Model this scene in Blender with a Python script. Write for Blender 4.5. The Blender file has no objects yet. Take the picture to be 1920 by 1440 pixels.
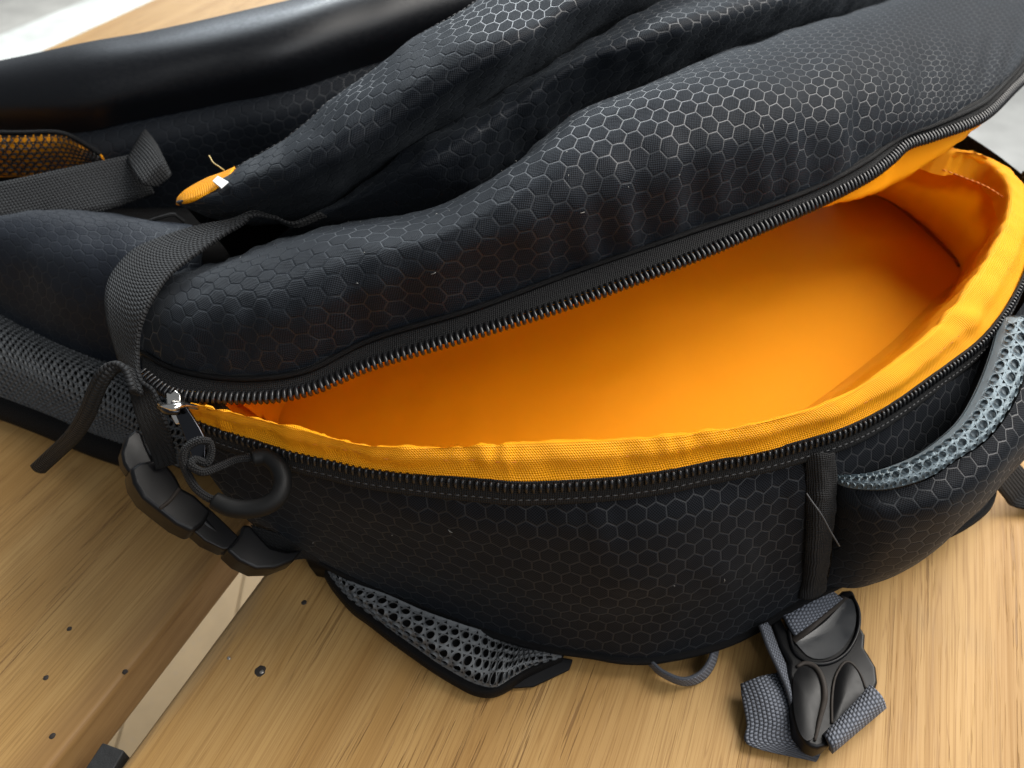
import bpy, bmesh, math, random
from mathutils import Vector, Matrix, noise
random.seed(7)
R = math.radians
scene = bpy.context.scene
C = scene.collection

# ------------------------------------------------------------------ camera
CAM_H = 0.30
PITCH = R(43.8)
FOC = 1480.0                      # focal length in pixels of the 1920 x 1440 photograph
cam_d = bpy.data.cameras.new('camera')
cam = bpy.data.objects.new('camera', cam_d); C.objects.link(cam)
cam.location = (0, 0, CAM_H)
cam.rotation_euler = (math.pi/2 - PITCH, 0, 0)
cam_d.sensor_width = 36.0
cam_d.lens = FOC/1920*36.0
cam_d.clip_start = 0.01; cam_d.clip_end = 50
cam_d.dof.use_dof = True
cam_d.dof.focus_distance = 0.285
cam_d.dof.aperture_fstop = 13
scene.camera = cam

# ------------------------------------------------------------------ light
world = bpy.data.worlds.new('World'); scene.world = world; world.use_nodes = True
bg = world.node_tree.nodes['Background']
bg.inputs['Color'].default_value = (0.86, 0.93, 1.0, 1)
bg.inputs['Strength'].default_value = 0.14

def area(name, loc, target, size, power, col):
    l = bpy.data.lights.new(name, 'AREA'); l.shape = 'RECTANGLE'
    l.size, l.size_y = size; l.energy = power; l.color = col
    o = bpy.data.objects.new(name, l); C.objects.link(o)
    o.location = loc
    o.rotation_euler = (Vector(target)-Vector(loc)).to_track_quat('-Z', 'Y').to_euler()
    return o
area('window_light', (0.80, 0.62, 0.98), (0.05, 0.27, 0.08), (1.0, 1.0), 24.0, (1.0, 0.96, 0.90))
area('back_window_light', (-0.15, 2.0, 1.15), (0, 0.4, 0.1), (1.7, 1.0), 24.0, (0.82, 0.91, 1.0))

area('room_fill_light', (0.75, -0.75, 1.15), (0.10, 0.2, 0.05), (1.3, 1.1), 8.5, (0.96, 0.98, 1.0))  # added fill lamp, front right, brightens the side panel and lining
far = area('far_floor_fill', (-.2, 3.4, 1.9), (-.3, 2.6, -.75), (1.6, 1.0), 42.0, (0.96, 1.0, 0.97))  # added fill lamp that brightens the far floor
far.data.spread = R(110)
vs = scene.view_settings
vs.view_transform = 'Standard'; vs.look = 'None'; vs.exposure = 0.8; vs.gamma = 1.0
vs.use_curve_mapping = False

# ------------------------------------------------------------------ helpers: points and splines
FW = Vector((0, math.cos(PITCH), -math.sin(PITCH)))
UP = Vector((0, math.sin(PITCH), math.cos(PITCH)))
def ray(px, py):
    return FW*FOC + Vector((1, 0, 0))*(px-960) + UP*(720-py)
def P(px, py, z):
    """point of height z above the table seen at (px, py) of the photograph"""
    d = ray(px, py)
    return Vector((0, 0, CAM_H)) + d*((z-CAM_H)/d.z)
def PY(px, py, Y):
    d = ray(px, py)
    return Vector((0, 0, CAM_H)) + d*(Y/d.y)
W = lambda x, y, z: Vector((x, y, z))
def V3(p):
    return p.copy() if isinstance(p, Vector) else P(*p)

def cr_point(p, i, t):
    n = len(p)
    p1, p2 = p[i], p[i+1]
    p0 = p[i-1] if i > 0 else p1*2-p2
    p3 = p[i+2] if i+2 < n else p2*2-p1
    t2, t3 = t*t, t*t*t
    return 0.5*((2*p1) + (p2-p0)*t + (2*p0-5*p1+4*p2-p3)*t2 + (3*p1-p0-3*p2+p3)*t3)
def spline(pts, n, uniform=True):
    """Catmull-Rom through pts, n samples evenly spaced along it"""
    pts = [V3(p) for p in pts]
    k = 10
    dense = []
    for i in range(len(pts)-1):
        for j in range(k):
            dense.append(cr_point(pts, i, j/k))
    dense.append(pts[-1])
    if not uniform:
        m = len(pts)-1
        out = []
        for a in range(n):
            f = a/(n-1)*m; i = min(int(f), m-1)
            out.append(cr_point(pts, i, f-i))
        return out
    L = [0.0]
    for a, b in zip(dense, dense[1:]): L.append(L[-1]+(b-a).length)
    out, j = [], 0
    for a in range(n):
        s = L[-1]*a/(n-1)
        while j < len(L)-2 and L[j+1] < s: j += 1
        d = L[j+1]-L[j]
        t = 0 if d < 1e-9 else (s-L[j])/d
        out.append(dense[j].lerp(dense[j+1], min(max(t, 0), 1)))
    return out
def length(pts):
    return sum((b-a).length for a, b in zip(pts, pts[1:]))
def transpose(rows): return [list(r) for r in zip(*rows)]

def grid_from_cols(cols, nu, nv):
    """cols: control columns (each a list of points, same count) -> grid[nv][nu]"""
    cols = [[V3(p) for p in c] for c in cols]
    rows = [spline([c[j] for c in cols], nu, uniform=False) for j in range(len(cols[0]))]
    colsd = [spline([r[i] for r in rows], nv) for i in range(nu)]
    return transpose(colsd)
def grid_normals(g):
    nv, nu = len(g), len(g[0])
    N = []
    for j in range(nv):
        row = []
        for i in range(nu):
            a = g[j][min(i+1, nu-1)]-g[j][max(i-1, 0)]
            b = g[min(j+1, nv-1)][i]-g[max(j-1, 0)][i]
            n = a.cross(b)
            row.append(n.normalized() if n.length > 1e-12 else Vector((0, 0, 1)))
        N.append(row)
    return N
def displace(g, fn):
    N = grid_normals(g)
    nv, nu = len(g), len(g[0])
    for j in range(nv):
        for i in range(nu):
            g[j][i] = g[j][i]+N[j][i]*fn(i/(nu-1), j/(nv-1), g[j][i])
    return g
def nz(p, f, s=0.0):
    return noise.noise(Vector((p.x*f+s, p.y*f+s*1.7, p.z*f-s)))

# ------------------------------------------------------------------ helpers: objects
def place(o, parent):
    C.objects.link(o)
    if parent is not None:
        o.parent = parent
        o.matrix_parent_inverse = Matrix.Translation(-parent.location) if parent.type == 'EMPTY' else Matrix.Identity(4)
    return o
def smooth(me, on=True):
    me.polygons.foreach_set('use_smooth', [on]*len(me.polygons))
def obj(name, verts, faces, mat, parent=None, uvs=None, sm=True, solid=0.0, bevel=0.0, offset=-1.0):
    me = bpy.data.meshes.new(name)
    me.from_pydata([tuple(v) for v in verts], [], faces)
    if uvs is not None:
        ul = me.uv_layers.new(name='UVMap')
        for l in me.loops: ul.data[l.index].uv = uvs[l.vertex_index]
    if sm: smooth(me)
    me.materials.append(mat)
    me.update()
    o = bpy.data.objects.new(name, me)
    place(o, parent)
    if solid:
        m = o.modifiers.new('solid', 'SOLIDIFY'); m.thickness = solid; m.offset = offset
    if bevel:
        m = o.modifiers.new('bevel', 'BEVEL'); m.width = bevel; m.segments = 3; m.harden_normals = True; m.limit_method = 'ANGLE'; m.angle_limit = R(40)
    return o
def thing(name, label, cat, loc=(0, 0, 0), group=None):
    o = bpy.data.objects.new(name, None); C.objects.link(o)
    o.location = loc; o.empty_display_size = 0.02
    o['label'] = label; o['category'] = cat
    if group: o['group'] = group
    return o
def tag(o, label=None, cat=None, group=None, kind=None):
    if label: o['label'] = label
    if cat: o['category'] = cat
    if group: o['group'] = group
    if kind: o['kind'] = kind
    return o
def grid_obj(name, g, mat, parent, flip=False, solid=0.0, rot=0.0, refc=0.5, refr=0.5, offset=-1.0, uvo=(0, 0)):
    """sheet from a grid; UV in centimetres along the cloth"""
    nv, nu = len(g), len(g[0])
    ic, jr = int(refc*(nu-1)), int(refr*(nv-1))
    U = [[0]*nu for _ in range(nv)]; Vv = [[0]*nu for _ in range(nv)]
    for j in range(nv):
        for i in range(ic+1, nu): U[j][i] = U[j][i-1]+(g[j][i]-g[j][i-1]).length*100
        for i in range(ic-1, -1, -1): U[j][i] = U[j][i+1]-(g[j][i]-g[j][i+1]).length*100
    for i in range(nu):
        for j in range(jr+1, nv): Vv[j][i] = Vv[j-1][i]+(g[j][i]-g[j-1][i]).length*100
        for j in range(jr-1, -1, -1): Vv[j][i] = Vv[j+1][i]-(g[j][i]-g[j+1][i]).length*100
    cs, sn = math.cos(rot), math.sin(rot)
    verts = [p for r in g for p in r]
    uvs = [(U[j][i]*cs-Vv[j][i]*sn+20+uvo[0], U[j][i]*sn+Vv[j][i]*cs+20+uvo[1]) for j in range(nv) for i in range(nu)]
    faces = []
    for j in range(nv-1):
        for i in range(nu-1):
            a, b, c, d = j*nu+i, j*nu+i+1, (j+1)*nu+i+1, (j+1)*nu+i
            faces.append((a, d, c, b) if flip else (a, b, c, d))
    return obj(name, verts, faces, mat, parent, uvs, True, solid, 0, offset)

def frames(path, hint=Vector((0, 0, 1))):
    out = []
    n = len(path)
    for i in range(n):
        t = (path[min(i+1, n-1)]-path[max(i-1, 0)]).normalized()
        s = t.cross(hint)
        if s.length < 1e-6: s = t.cross(Vector((1, 0, 0)))
        s.normalize()
        out.append((t, s, s.cross(t).normalized()))
    return out
def tube_data(path, rad, seg=10, hint=Vector((0, 0, 1)), flat=1.0, caps=True):
    """round or flattened tube; rad a number or list"""
    fr = frames(path, hint)
    n = len(path)
    verts, faces, uvs = [], [], []
    L = 0
    for i, p in enumerate(path):
        if i: L += (p-path[i-1]).length*100
        r = rad[i] if isinstance(rad, (list, tuple)) else rad
        t, s, u = fr[i]
        for k in range(seg):
            a = 2*math.pi*k/seg
            verts.append(p+s*(r*math.cos(a))+u*(r*flat*math.sin(a)))
            uvs.append((L, a*r*100))
    for i in range(n-1):
        for k in range(seg):
            k2 = (k+1) % seg
            faces.append((i*seg+k, i*seg+k2, (i+1)*seg+k2, (i+1)*seg+k))
    if caps:
        faces.append(tuple(range(seg-1, -1, -1)))
        faces.append(tuple((n-1)*seg+k for k in range(seg)))
    return verts, faces, uvs
def tube(name, pts, rad, mat, parent, n=40, seg=10, hint=Vector((0, 0, 1)), flat=1.0):
    path = spline(pts, n)
    if isinstance(rad, (list, tuple)):
        m = len(rad)-1
        rr = []
        for i in range(n):
            f = i/(n-1)*m; k = min(int(f), m-1)
            rr.append(rad[k]+(rad[k+1]-rad[k])*(f-k))
        rad = rr
    v, f, u = tube_data(path, rad, seg, hint, flat)
    return obj(name, v, f, mat, parent, u)
def ribbon(name, left, right, mat, parent, n=60, m=9, thick=0.0014, crown=0.0, offset=0.0):
    """webbing between two edge lines"""
    a, b = spline(left, n), spline(right, n)
    g = [[a[i].lerp(b[i], j/(m-1)) for i in range(n)] for j in range(m)]
    if crown:
        g = displace(g, lambda u, v, p: crown*(1-(2*v-1)**2))
    return grid_obj(name, g, mat, parent, solid=thick, offset=offset, refr=0.0, refc=0.0)
def slab(name, outline, thick, mat, parent, bevel=0.001, up=None, smooth_n=0):
    """a solid plate: closed outline (points), extruded away from 'up'"""
    pts = [V3(p) for p in outline]
    if smooth_n:
        pts = spline(pts+[pts[0]], smooth_n+1)[:-1]
    nrm = Vector((0, 0, 0))
    for a, b in zip(pts, pts[1:]+pts[:1]):
        nrm += Vector(((a.y-b.y)*(a.z+b.z), (a.z-b.z)*(a.x+b.x), (a.x-b.x)*(a.y+b.y)))
    nrm.normalize()
    if nrm.dot(up or Vector((0, 0, 1))) < 0:
        pts.reverse(); nrm = -nrm
    k = len(pts)
    verts = pts+[p-nrm*thick for p in pts]
    faces = [tuple(range(k)), tuple(range(2*k-1, k-1, -1))]
    faces += [(i, i+k, (i+1) % k+k, (i+1) % k) for i in range(k)]
    o = obj(name, verts, faces, mat, parent, None, True, 0, bevel)
    return o
def honeycomb(name, g, mat, parent, pitch=0.0034, hole=0.33, depth=0.0014, lift=0.0006, skip=None):
    """spacer mesh: a net of round holes over a grid sheet, one joined part"""
    nv, nu = len(g), len(g[0])
    N = grid_normals(g)
    Lu = sum(length(r) for r in g)/nv
    Lv = sum(length([g[j][i] for j in range(nv)]) for i in range(nu))/nu
    def at(s, t, off):
        s = min(max(s, 0), 1); t = min(max(t, 0), 1)
        x, y = s*(nu-1), t*(nv-1)
        i, j = min(int(x), nu-2), min(int(y), nv-2)
        fx, fy = x-i, y-j
        p = (g[j][i]*(1-fx)+g[j][i+1]*fx)*(1-fy)+(g[j+1][i]*(1-fx)+g[j+1][i+1]*fx)*fy
        n = (N[j][i]*(1-fx)+N[j][i+1]*fx)*(1-fy)+(N[j+1][i]*(1-fx)+N[j+1][i+1]*fx)*fy
        return p+n.normalized()*off
    K = 12
    verts, faces = [], []
    nr = int(Lv/(pitch*0.866))+2; nc = int(Lu/pitch)+2
    for r in range(nr):
        for c in range(nc):
            cu = (c+(0.5 if r % 2 else 0))*pitch; cv = r*pitch*0.866
            if cu > Lu+pitch*0.45 or cv > Lv+pitch*0.45: continue
            inside = hole*pitch*1.1 < cu < Lu-hole*pitch*1.1 and hole*pitch*1.1 < cv < Lv-hole*pitch*1.1
            jx, jy = random.uniform(-.05, .05)*pitch, random.uniform(-.05, .05)*pitch
            hr = hole*pitch*random.uniform(.88, 1.08)
            base = len(verts)
            for ring in range(4):
                for k in range(K):
                    a = 2*math.pi*k/K+math.pi/6
                    if ring == 0:
                        ro = pitch*0.5/math.cos(((a-0) % (math.pi/3))-math.pi/6)
                        x, y, off = cu+ro*math.cos(a), cv+ro*math.sin(a), lift*0.5
                    else:
                        rr = (hr*1.22, hr, hr*0.94)[ring-1]
                        x, y = cu+jx+rr*math.cos(a), cv+jy+rr*math.sin(a)*1.05
                        off = (lift, lift*0.3, -depth)[ring-1]
                    verts.append(at(x/Lu, y/Lv, off))
            if not inside: faces.append(tuple(base+K+k for k in range(K)))
            for ring in range(3 if inside else 1):
                for k in range(K):
                    k2 = (k+1) % K
                    b0, b1 = base+ring*K, base+(ring+1)*K
                    faces.append((b0+k, b0+k2, b1+k2, b1+k))
    o = obj(name, verts, faces, mat, parent)
    o['kind'] = 'stuff'
    return o
def stitches(name, path, mat, parent, pitch=0.0035, ln=0.0024, rad=0.0003, lift=None):
    n = max(2, int(length(path)/pitch))
    pts = spline(path, n+1)
    verts, faces = [], []
    for a, b in zip(pts, pts[1:]):
        d = (b-a); d = d*(ln/d.length) if d.length > 1e-9 else d
        mid = a+d*0.5+(lift or Vector((0, 0, 0)))*rad
        v, f, u = tube_data([a, mid, a+d], [rad*.6, rad, rad*.6], 5)
        k = len(verts); verts += v; faces += [tuple(i+k for i in q) for q in f]
    o = obj(name, verts, faces, mat, parent); o['kind'] = 'stuff'
    return o

# ------------------------------------------------------------------ materials
class NT:
    def __init__(s, name):
        s.m = bpy.data.materials.new(name); s.m.use_nodes = True
        s.t = s.m.node_tree; s.n = s.t.nodes
        s.b = s.n['Principled BSDF']
    def node(s, ty, **kw):
        n = s.n.new(ty)
        for k, v in kw.items(): setattr(n, k, v)
        return n
    def link(s, a, b): s.t.links.new(a, b)
    def put(s, sock, v):
        if hasattr(v, 'is_linked'): s.link(v, sock)
        else: sock.default_value = v
    def math(s, op, a, b=0.0, c=0.0):
        n = s.node('ShaderNodeMath', operation=op)
        s.put(n.inputs[0], a); s.put(n.inputs[1], b); s.put(n.inputs[2], c)
        return n.outputs[0]
    def vmath(s, op, a, b=(0, 0, 0)):
        n = s.node('ShaderNodeVectorMath', operation=op)
        s.put(n.inputs[0], a); s.put(n.inputs[1], b)
        return n.outputs['Value'] if op in ('DOT_PRODUCT', 'LENGTH') else n.outputs[0]
    def ramp(s, v, lo, hi, a=0.0, b=1.0, kind='SMOOTHSTEP'):
        n = s.node('ShaderNodeMapRange', interpolation_type=kind)
        s.put(n.inputs['Value'], v)
        for k, x in zip(('From Min', 'From Max', 'To Min', 'To Max'), (lo, hi, a, b)): s.put(n.inputs[k], x)
        return n.outputs['Result']
    def mix(s, f, a, b, mode='MIX'):
        n = s.node('ShaderNodeMix', data_type='RGBA', blend_type=mode)
        s.put(n.inputs[0], f); s.put(n.inputs[6], a); s.put(n.inputs[7], b)
        return n.outputs[2]
    def noise(s, vec, scale, detail=3.0, rough=0.5, out='Fac'):
        n = s.node('ShaderNodeTexNoise')
        if vec is not None: s.link(vec, n.inputs['Vector'])
        n.inputs['Scale'].default_value = scale; n.inputs['Detail'].default_value = detail; n.inputs['Roughness'].default_value = rough
        return n.outputs[out]
    def uv(s): return s.node('ShaderNodeTexCoord').outputs['UV']
    def objco(s): return s.node('ShaderNodeTexCoord').outputs['Object']
    def bump(s, h, dist, strength=1.0):
        n = s.node('ShaderNodeBump'); n.inputs['Distance'].default_value = dist; n.inputs['Strength'].default_value = strength
        s.link(h, n.inputs['Height']); return n.outputs[0]
    def sep(s, v):
        n = s.node('ShaderNodeSeparateXYZ'); s.link(v, n.inputs[0]); return n.outputs
    def comb(s, x, y, z=0.0):
        n = s.node('ShaderNodeCombineXYZ')
        for k, v in zip((0, 1, 2), (x, y, z)): s.put(n.inputs[k], v)
        return n.outputs[0]
    def set(s, **kw):
        for k, v in kw.items():
            s.put(s.b.inputs[k.replace('_', ' ')], v)
def col(r, g, b): return (r, g, b, 1)

def hex_mat(name, cell, line, lspec=.34, bmp=1.0, size=0.76, rough=0.6, weave=0.105, sheen=0.04):
    """ripstop nylon with a woven honeycomb; UV in cm"""
    n = NT(name)
    uv = n.uv()
    warp = n.vmath('SCALE', n.vmath('SUBTRACT', n.noise(uv, 0.55, 2, .5, 'Color'), (.5, .5, .5)))
    warp.node.inputs['Scale'].default_value = 0.22
    p0 = n.vmath('ADD', uv, warp)
    p = n.vmath('ADD', n.vmath('MULTIPLY', p0, (1/size, 1/size, 0)), (40, 40, 0))
    s = (1.0, 1.7320508, 1.0); h = (0.5, 0.8660254, 0.5)
    a = n.vmath('SUBTRACT', n.vmath('MODULO', p, s), h)
    b = n.vmath('SUBTRACT', n.vmath('MODULO', n.vmath('ADD', p, h), s), h)
    a = n.vmath('MULTIPLY', a, (1, 1, 0)); b = n.vmath('MULTIPLY', b, (1, 1, 0))
    sel = n.math('LESS_THAN', n.vmath('LENGTH', a), n.vmath('LENGTH', b))
    mx = n.node('ShaderNodeMix', data_type='VECTOR')
    n.link(sel, mx.inputs[0]); n.link(b, mx.inputs[4]); n.link(a, mx.inputs[5])
    g = n.vmath('ABSOLUTE', mx.outputs[1])
    hd = n.math('MAXIMUM', n.sep(g)[0], n.vmath('DOT_PRODUCT', g, (0.5, 0.8660254, 0)))
    edge = n.math('SUBTRACT', 0.5, hd)
    line_m = n.ramp(edge, 0.026, 0.044, 1.0, 0.0)
    puff = n.ramp(edge, 0.0, 0.11, 0.0, 1.0)
    k = 2*math.pi/weave
    xy = n.sep(p0)
    wv = n.math('MULTIPLY', n.math('SINE', n.math('MULTIPLY', xy[0], k)), n.math('SINE', n.math('MULTIPLY', xy[1], k)))
    wv01 = n.math('MULTIPLY_ADD', wv, 0.5, 0.5)
    dust = n.noise(uv, 1.3, 4, .6)
    cellc = n.mix(n.ramp(wv01, .25, .8), col(*[c*0.25 for c in cell]), col(*[c*2.5 for c in cell]))
    cellc = n.mix(n.ramp(dust, .35, .75), cellc, n.mix(0.35, cellc, col(*[c*1.8 for c in cell])))
    c = n.mix(line_m, cellc, col(*line))
    n.set(Base_Color=c)
    n.set(Roughness=n.math('MULTIPLY_ADD', line_m, -0.16, rough), Sheen_Weight=sheen, Sheen_Roughness=0.45)
    n.put(n.b.inputs['Specular IOR Level'], n.math('MULTIPLY_ADD', line_m, lspec, 0.13))
    n.b.inputs['IOR'].default_value = 1.38
    n.b.inputs['Sheen Tint'].default_value = col(.8, .9, 1)
    n.b.inputs['Anisotropic'].default_value = 0.8
    n.put(n.b.inputs['Anisotropic Rotation'], n.math('MULTIPLY', line_m, 0.25))
    tg = n.node('ShaderNodeTangent', direction_type='UV_MAP'); n.link(tg.outputs[0], n.b.inputs['Tangent'])
    hgt = n.math('ADD', n.math('MULTIPLY', puff, 1.0), n.math('MULTIPLY', wv, n.math('MULTIPLY', n.math('SUBTRACT', 1.0, line_m), 0.3)))
    n.set(Normal=n.bump(hgt, 0.0002*bmp, 0.9))
    return n.m

def web_mat(name, c, pu=0.16, pv=0.18, depth=0.0007, hi=2.6):
    """woven webbing: rows of small beads; UV in cm (u along the strap)"""
    n = NT(name)
    xy = n.sep(n.uv())
    row = n.math('FLOOR', n.math('DIVIDE', xy[1], pv))
    sh = n.math('MULTIPLY', row, pu*0.5)
    a = n.math('ABSOLUTE', n.math('SINE', n.math('MULTIPLY', n.math('ADD', xy[0], sh), math.pi/pu)))
    b = n.math('ABSOLUTE', n.math('SINE', n.math('MULTIPLY', xy[1], math.pi/pv)))
    h = n.math('MULTIPLY', n.math('POWER', a, 0.7), n.math('POWER', b, 0.6))
    fz = n.noise(n.uv(), 30, 2)
    n.set(Base_Color=n.mix(h, col(*[x*0.35 for x in c]), col(*[x*hi*.6 for x in c])), Roughness=0.6, Sheen_Weight=0.03)
    n.b.inputs['Specular IOR Level'].default_value = 0.16
    n.set(Normal=n.bump(n.math('ADD', h, n.math('MULTIPLY', fz, .25)), depth, 1.0))
    return n.m

def cloth_mat(name, c, weave=0.06, rough=0.55, depth=0.00015, contrast=0.25, sheen=0.02, trans=0.0, spec=.2):
    n = NT(name)
    xy = n.sep(n.uv())
    k = 2*math.pi/weave
    wv = n.math('MULTIPLY', n.math('SINE', n.math('MULTIPLY', n.math('ADD', xy[0], xy[1]), k*.7)), n.math('SINE', n.math('MULTIPLY', n.math('SUBTRACT', xy[0], xy[1]), k*.7)))
    w01 = n.math('MULTIPLY_ADD', wv, 0.5, 0.5)
    n.set(Base_Color=n.mix(w01, col(*[x*(1-contrast) for x in c]), col(*[min(1, x*(1+contrast)) for x in c])), Roughness=rough, Sheen_Weight=sheen)
    n.b.inputs['Specular IOR Level'].default_value = spec
    cr = n.noise(n.uv(), 0.9, 4, .55)
    n.set(Normal=n.bump(n.math('ADD', wv, n.math('MULTIPLY', cr, 2.0)), depth, 0.8))
    if trans:
        out = n.n['Material Output']
        tr = n.node('ShaderNodeBsdfTranslucent'); tr.inputs[0].default_value = col(*c)
        mx = n.node('ShaderNodeMixShader'); mx.inputs[0].default_value = trans
        n.link(n.b.outputs[0], mx.inputs[1]); n.link(tr.outputs[0], mx.inputs[2]); n.link(mx.outputs[0], out.inputs[0])
    return n.m

def plain(name, c, rough=0.5, metal=0.0, spec=0.5, bump=0.0, scale=300, coat=0.0):
    n = NT(name)
    o = n.objco()
    f = n.noise(o, scale*.2, 4, .6)
    n.set(Base_Color=n.mix(f, col(*[x*.8 for x in c]), col(*[min(1, x*1.2) for x in c])), Metallic=metal)
    n.set(Roughness=n.ramp(n.noise(o, scale*.35, 5, .6), .3, .7, rough*.85, min(1, rough*1.15)))
    n.b.inputs['Specular IOR Level'].default_value = spec
    n.b.inputs['Coat Weight'].default_value = coat
    if bump: n.set(Normal=n.bump(n.noise(o, scale, 5, .6), bump, 1.0))
    return n.m

GRAIN = R(22.5)
def wood_mat(name, tint=1.0, seed=0.0, edge=0.0, side=0, ecol=(.10, .048, .018)):
    n = NT(name)
    mp = n.node('ShaderNodeMapping'); mp.inputs['Rotation'].default_value = (0, 0, GRAIN); mp.inputs['Location'].default_value = (seed, seed*.3, 0)
    n.link(n.objco(), mp.inputs[0])
    v = mp.outputs[0]                                  # x across the grain, y along it
    wob = n.vmath('SCALE', n.vmath('SUBTRACT', n.noise(n.vmath('MULTIPLY', v, (6, 1.2, 6)), 1.0, 2, .5, 'Color'), (.5, .5, .5)))
    wob.node.inputs['Scale'].default_value = 0.03
    w = n.vmath('ADD', v, wob)
    rings = n.noise(n.vmath('MULTIPLY', w, (42, 1.1, 42)), 1.0, 5, .6)
    broad = n.noise(n.vmath('MULTIPLY', w, (11, .7, 11)), 1.0, 2, .5)
    fine = n.noise(n.vmath('MULTIPLY', w, (1300, 8, 500)), 1.0, 4, .65)
    pore = n.noise(n.vmath('MULTIPLY', w, (1150, 26, 400)), 1.0, 2, .5)
    patch = n.ramp(n.noise(n.vmath('MULTIPLY', w, (26, 5, 20)), 1.0, 2, .5), .42, .62)
    pores = n.math('MULTIPLY', n.ramp(pore, .60, .65), patch)
    lt = col(.52*tint, .315*tint, .115*tint); md = col(.42*tint, .235*tint, .075*tint); dk = col(.26*tint, .128*tint, .038*tint)
    c = n.mix(n.ramp(rings, .36, .66), lt, md)
    c = n.mix(n.math('MULTIPLY', n.ramp(broad, .52, .72), .55), c, dk)
    c = n.mix(n.math('MULTIPLY', n.ramp(fine, .46, .62), .34), c, dk)
    c = n.mix(n.math('MULTIPLY', pores, .6), c, col(.12, .055, .018))
    rl = n.ramp(n.math('ABSOLUTE', n.math('SINE', n.math('MULTIPLY', rings, 60.0))), 0.0, .38, 1.0, 0.0)
    c = n.mix(n.math('MULTIPLY', rl, .42), c, dk)
    smudge = n.noise(v, 14, 3, .6)
    c = n.mix(n.math('MULTIPLY', n.ramp(smudge, .55, .8), .25), c, col(.22, .15, .08))
    if side:                                            # weathered strip along the gap; left board's brown also holds painted shade
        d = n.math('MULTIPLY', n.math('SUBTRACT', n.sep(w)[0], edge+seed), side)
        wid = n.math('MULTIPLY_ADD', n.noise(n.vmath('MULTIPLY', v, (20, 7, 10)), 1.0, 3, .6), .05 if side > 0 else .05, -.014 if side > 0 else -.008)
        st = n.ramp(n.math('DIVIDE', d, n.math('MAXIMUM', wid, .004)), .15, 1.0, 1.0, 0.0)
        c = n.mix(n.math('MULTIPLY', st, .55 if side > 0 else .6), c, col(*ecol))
    n.set(Base_Color=c, Roughness=n.ramp(fine, .3, .8, .46, .62))
    n.b.inputs['Specular IOR Level'].default_value = .22
    n.set(Normal=n.bump(n.math('SUBTRACT', n.math('MULTIPLY', fine, .3), pores), .0003, .7))
    return n.m

def floor_mat(name, c):
    n = NT(name)
    o = n.objco()
    f = n.noise(o, 9, 5, .6); g = n.noise(o, 160, 3, .6)
    cc = n.mix(n.ramp(f, .3, .7), col(*[x*.86 for x in c]), col(*[min(1, x*1.08) for x in c]))
    cc = n.mix(n.math('MULTIPLY', n.ramp(g, .6, .7), .3), cc, col(.25, .22, .2))
    n.set(Base_Color=cc, Roughness=.6)
    return n.m

M = {}
M['hex'] = hex_mat('honeycomb_nylon', (.0056, .0068, .0090), (.0085, .0104, .0134))
M['hex_wall'] = hex_mat('honeycomb_nylon_wall', (.0050, .0056, .0070), (.0080, .0092, .0114), size=.68)
M['hex_smooth'] = hex_mat('honeycomb_nylon_smooth', (.0075, .009, .0125), (.0085, .0102, .014), lspec=.08, bmp=.6, rough=.55)
M['black'] = cloth_mat('black_nylon', (.0038, .0038, .0042), sheen=.0, spec=.12)
M['tape'] = cloth_mat('black_zip_tape', (.007, .007, .0075), weave=.11, depth=.0005, contrast=.5, rough=.7)
M['web'] = web_mat('black_webbing', (.0065, .0068, .0075))
M['web_grey'] = web_mat('grey_webbing', (.13, .14, .165), pu=.14, pv=.16, hi=2.2)
M['cord'] = web_mat('black_cord', (.0065, .0065, .007), pu=.07, pv=.09)
M['orange'] = cloth_mat('orange_lining', (1.0, .37, .002), weave=.05, contrast=.05, rough=.5, sheen=.0, trans=.12, depth=.00008)
M['bind'] = cloth_mat('orange_binding', (1.0, .355, .003), weave=.12, contrast=.2, rough=.5, sheen=.0, trans=.15, depth=.0003)
M['coil'] = plain('black_zip_coil', (.009, .009, .010), rough=.3, spec=.45)
M['plastic'] = plain('black_plastic', (.005, .005, .0055), rough=.36, spec=.2)
M['rubber'] = plain('black_rubber', (.006, .006, .006), rough=.55, spec=.16)
M['gloss'] = plain('moulded_leatherette', (.004, .0045, .006), rough=.40, spec=.3, bump=.00003, scale=1400)
M['metal'] = plain('nickel', (.75, .70, .64), rough=.14, metal=1.0)
M['dark_metal'] = plain('gunmetal', (.05, .05, .055), rough=.2, metal=1.0)
M['mesh'] = plain('grey_spacer_mesh', (.11, .115, .12), rough=.7, spec=.25, bump=.0002, scale=2500)
M['mesh_light'] = plain('pale_spacer_mesh', (.19, .235, .26), rough=.65, spec=.3, bump=.0003, scale=2500)
M['mesh_black'] = plain('black_net', (.014, .013, .013), rough=.6)
M['thread'] = plain('black_thread', (.03, .03, .032), rough=.6)
M['thread_orange'] = plain('orange_thread', (.6, .17, .01), rough=.6)
gper = Vector((math.cos(GRAIN), -math.sin(GRAIN), 0))
edge_r = P(385, 1219, 0).dot(gper)         # left edge of the right board
gap = 0.023
M['wood_a'] = wood_mat('pine_wood_a', .76, 0.0, edge_r, 1, (.20, .14, .075))
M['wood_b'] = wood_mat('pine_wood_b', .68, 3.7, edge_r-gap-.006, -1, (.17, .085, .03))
M['floor'] = floor_mat('pale_concrete', (.50, .48, .455))
M['tile'] = floor_mat('beige_tile', (.36, .25, .13))
M['hole'] = plain('nail_hole', (.02, .014, .01), rough=.8)
M['nail'] = plain('nail_steel', (.35, .32, .28), rough=.4, metal=.8)
M['pad'] = plain('black_tape_pad', (.012, .012, .012), rough=.75, bump=.0004, scale=500)

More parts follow.
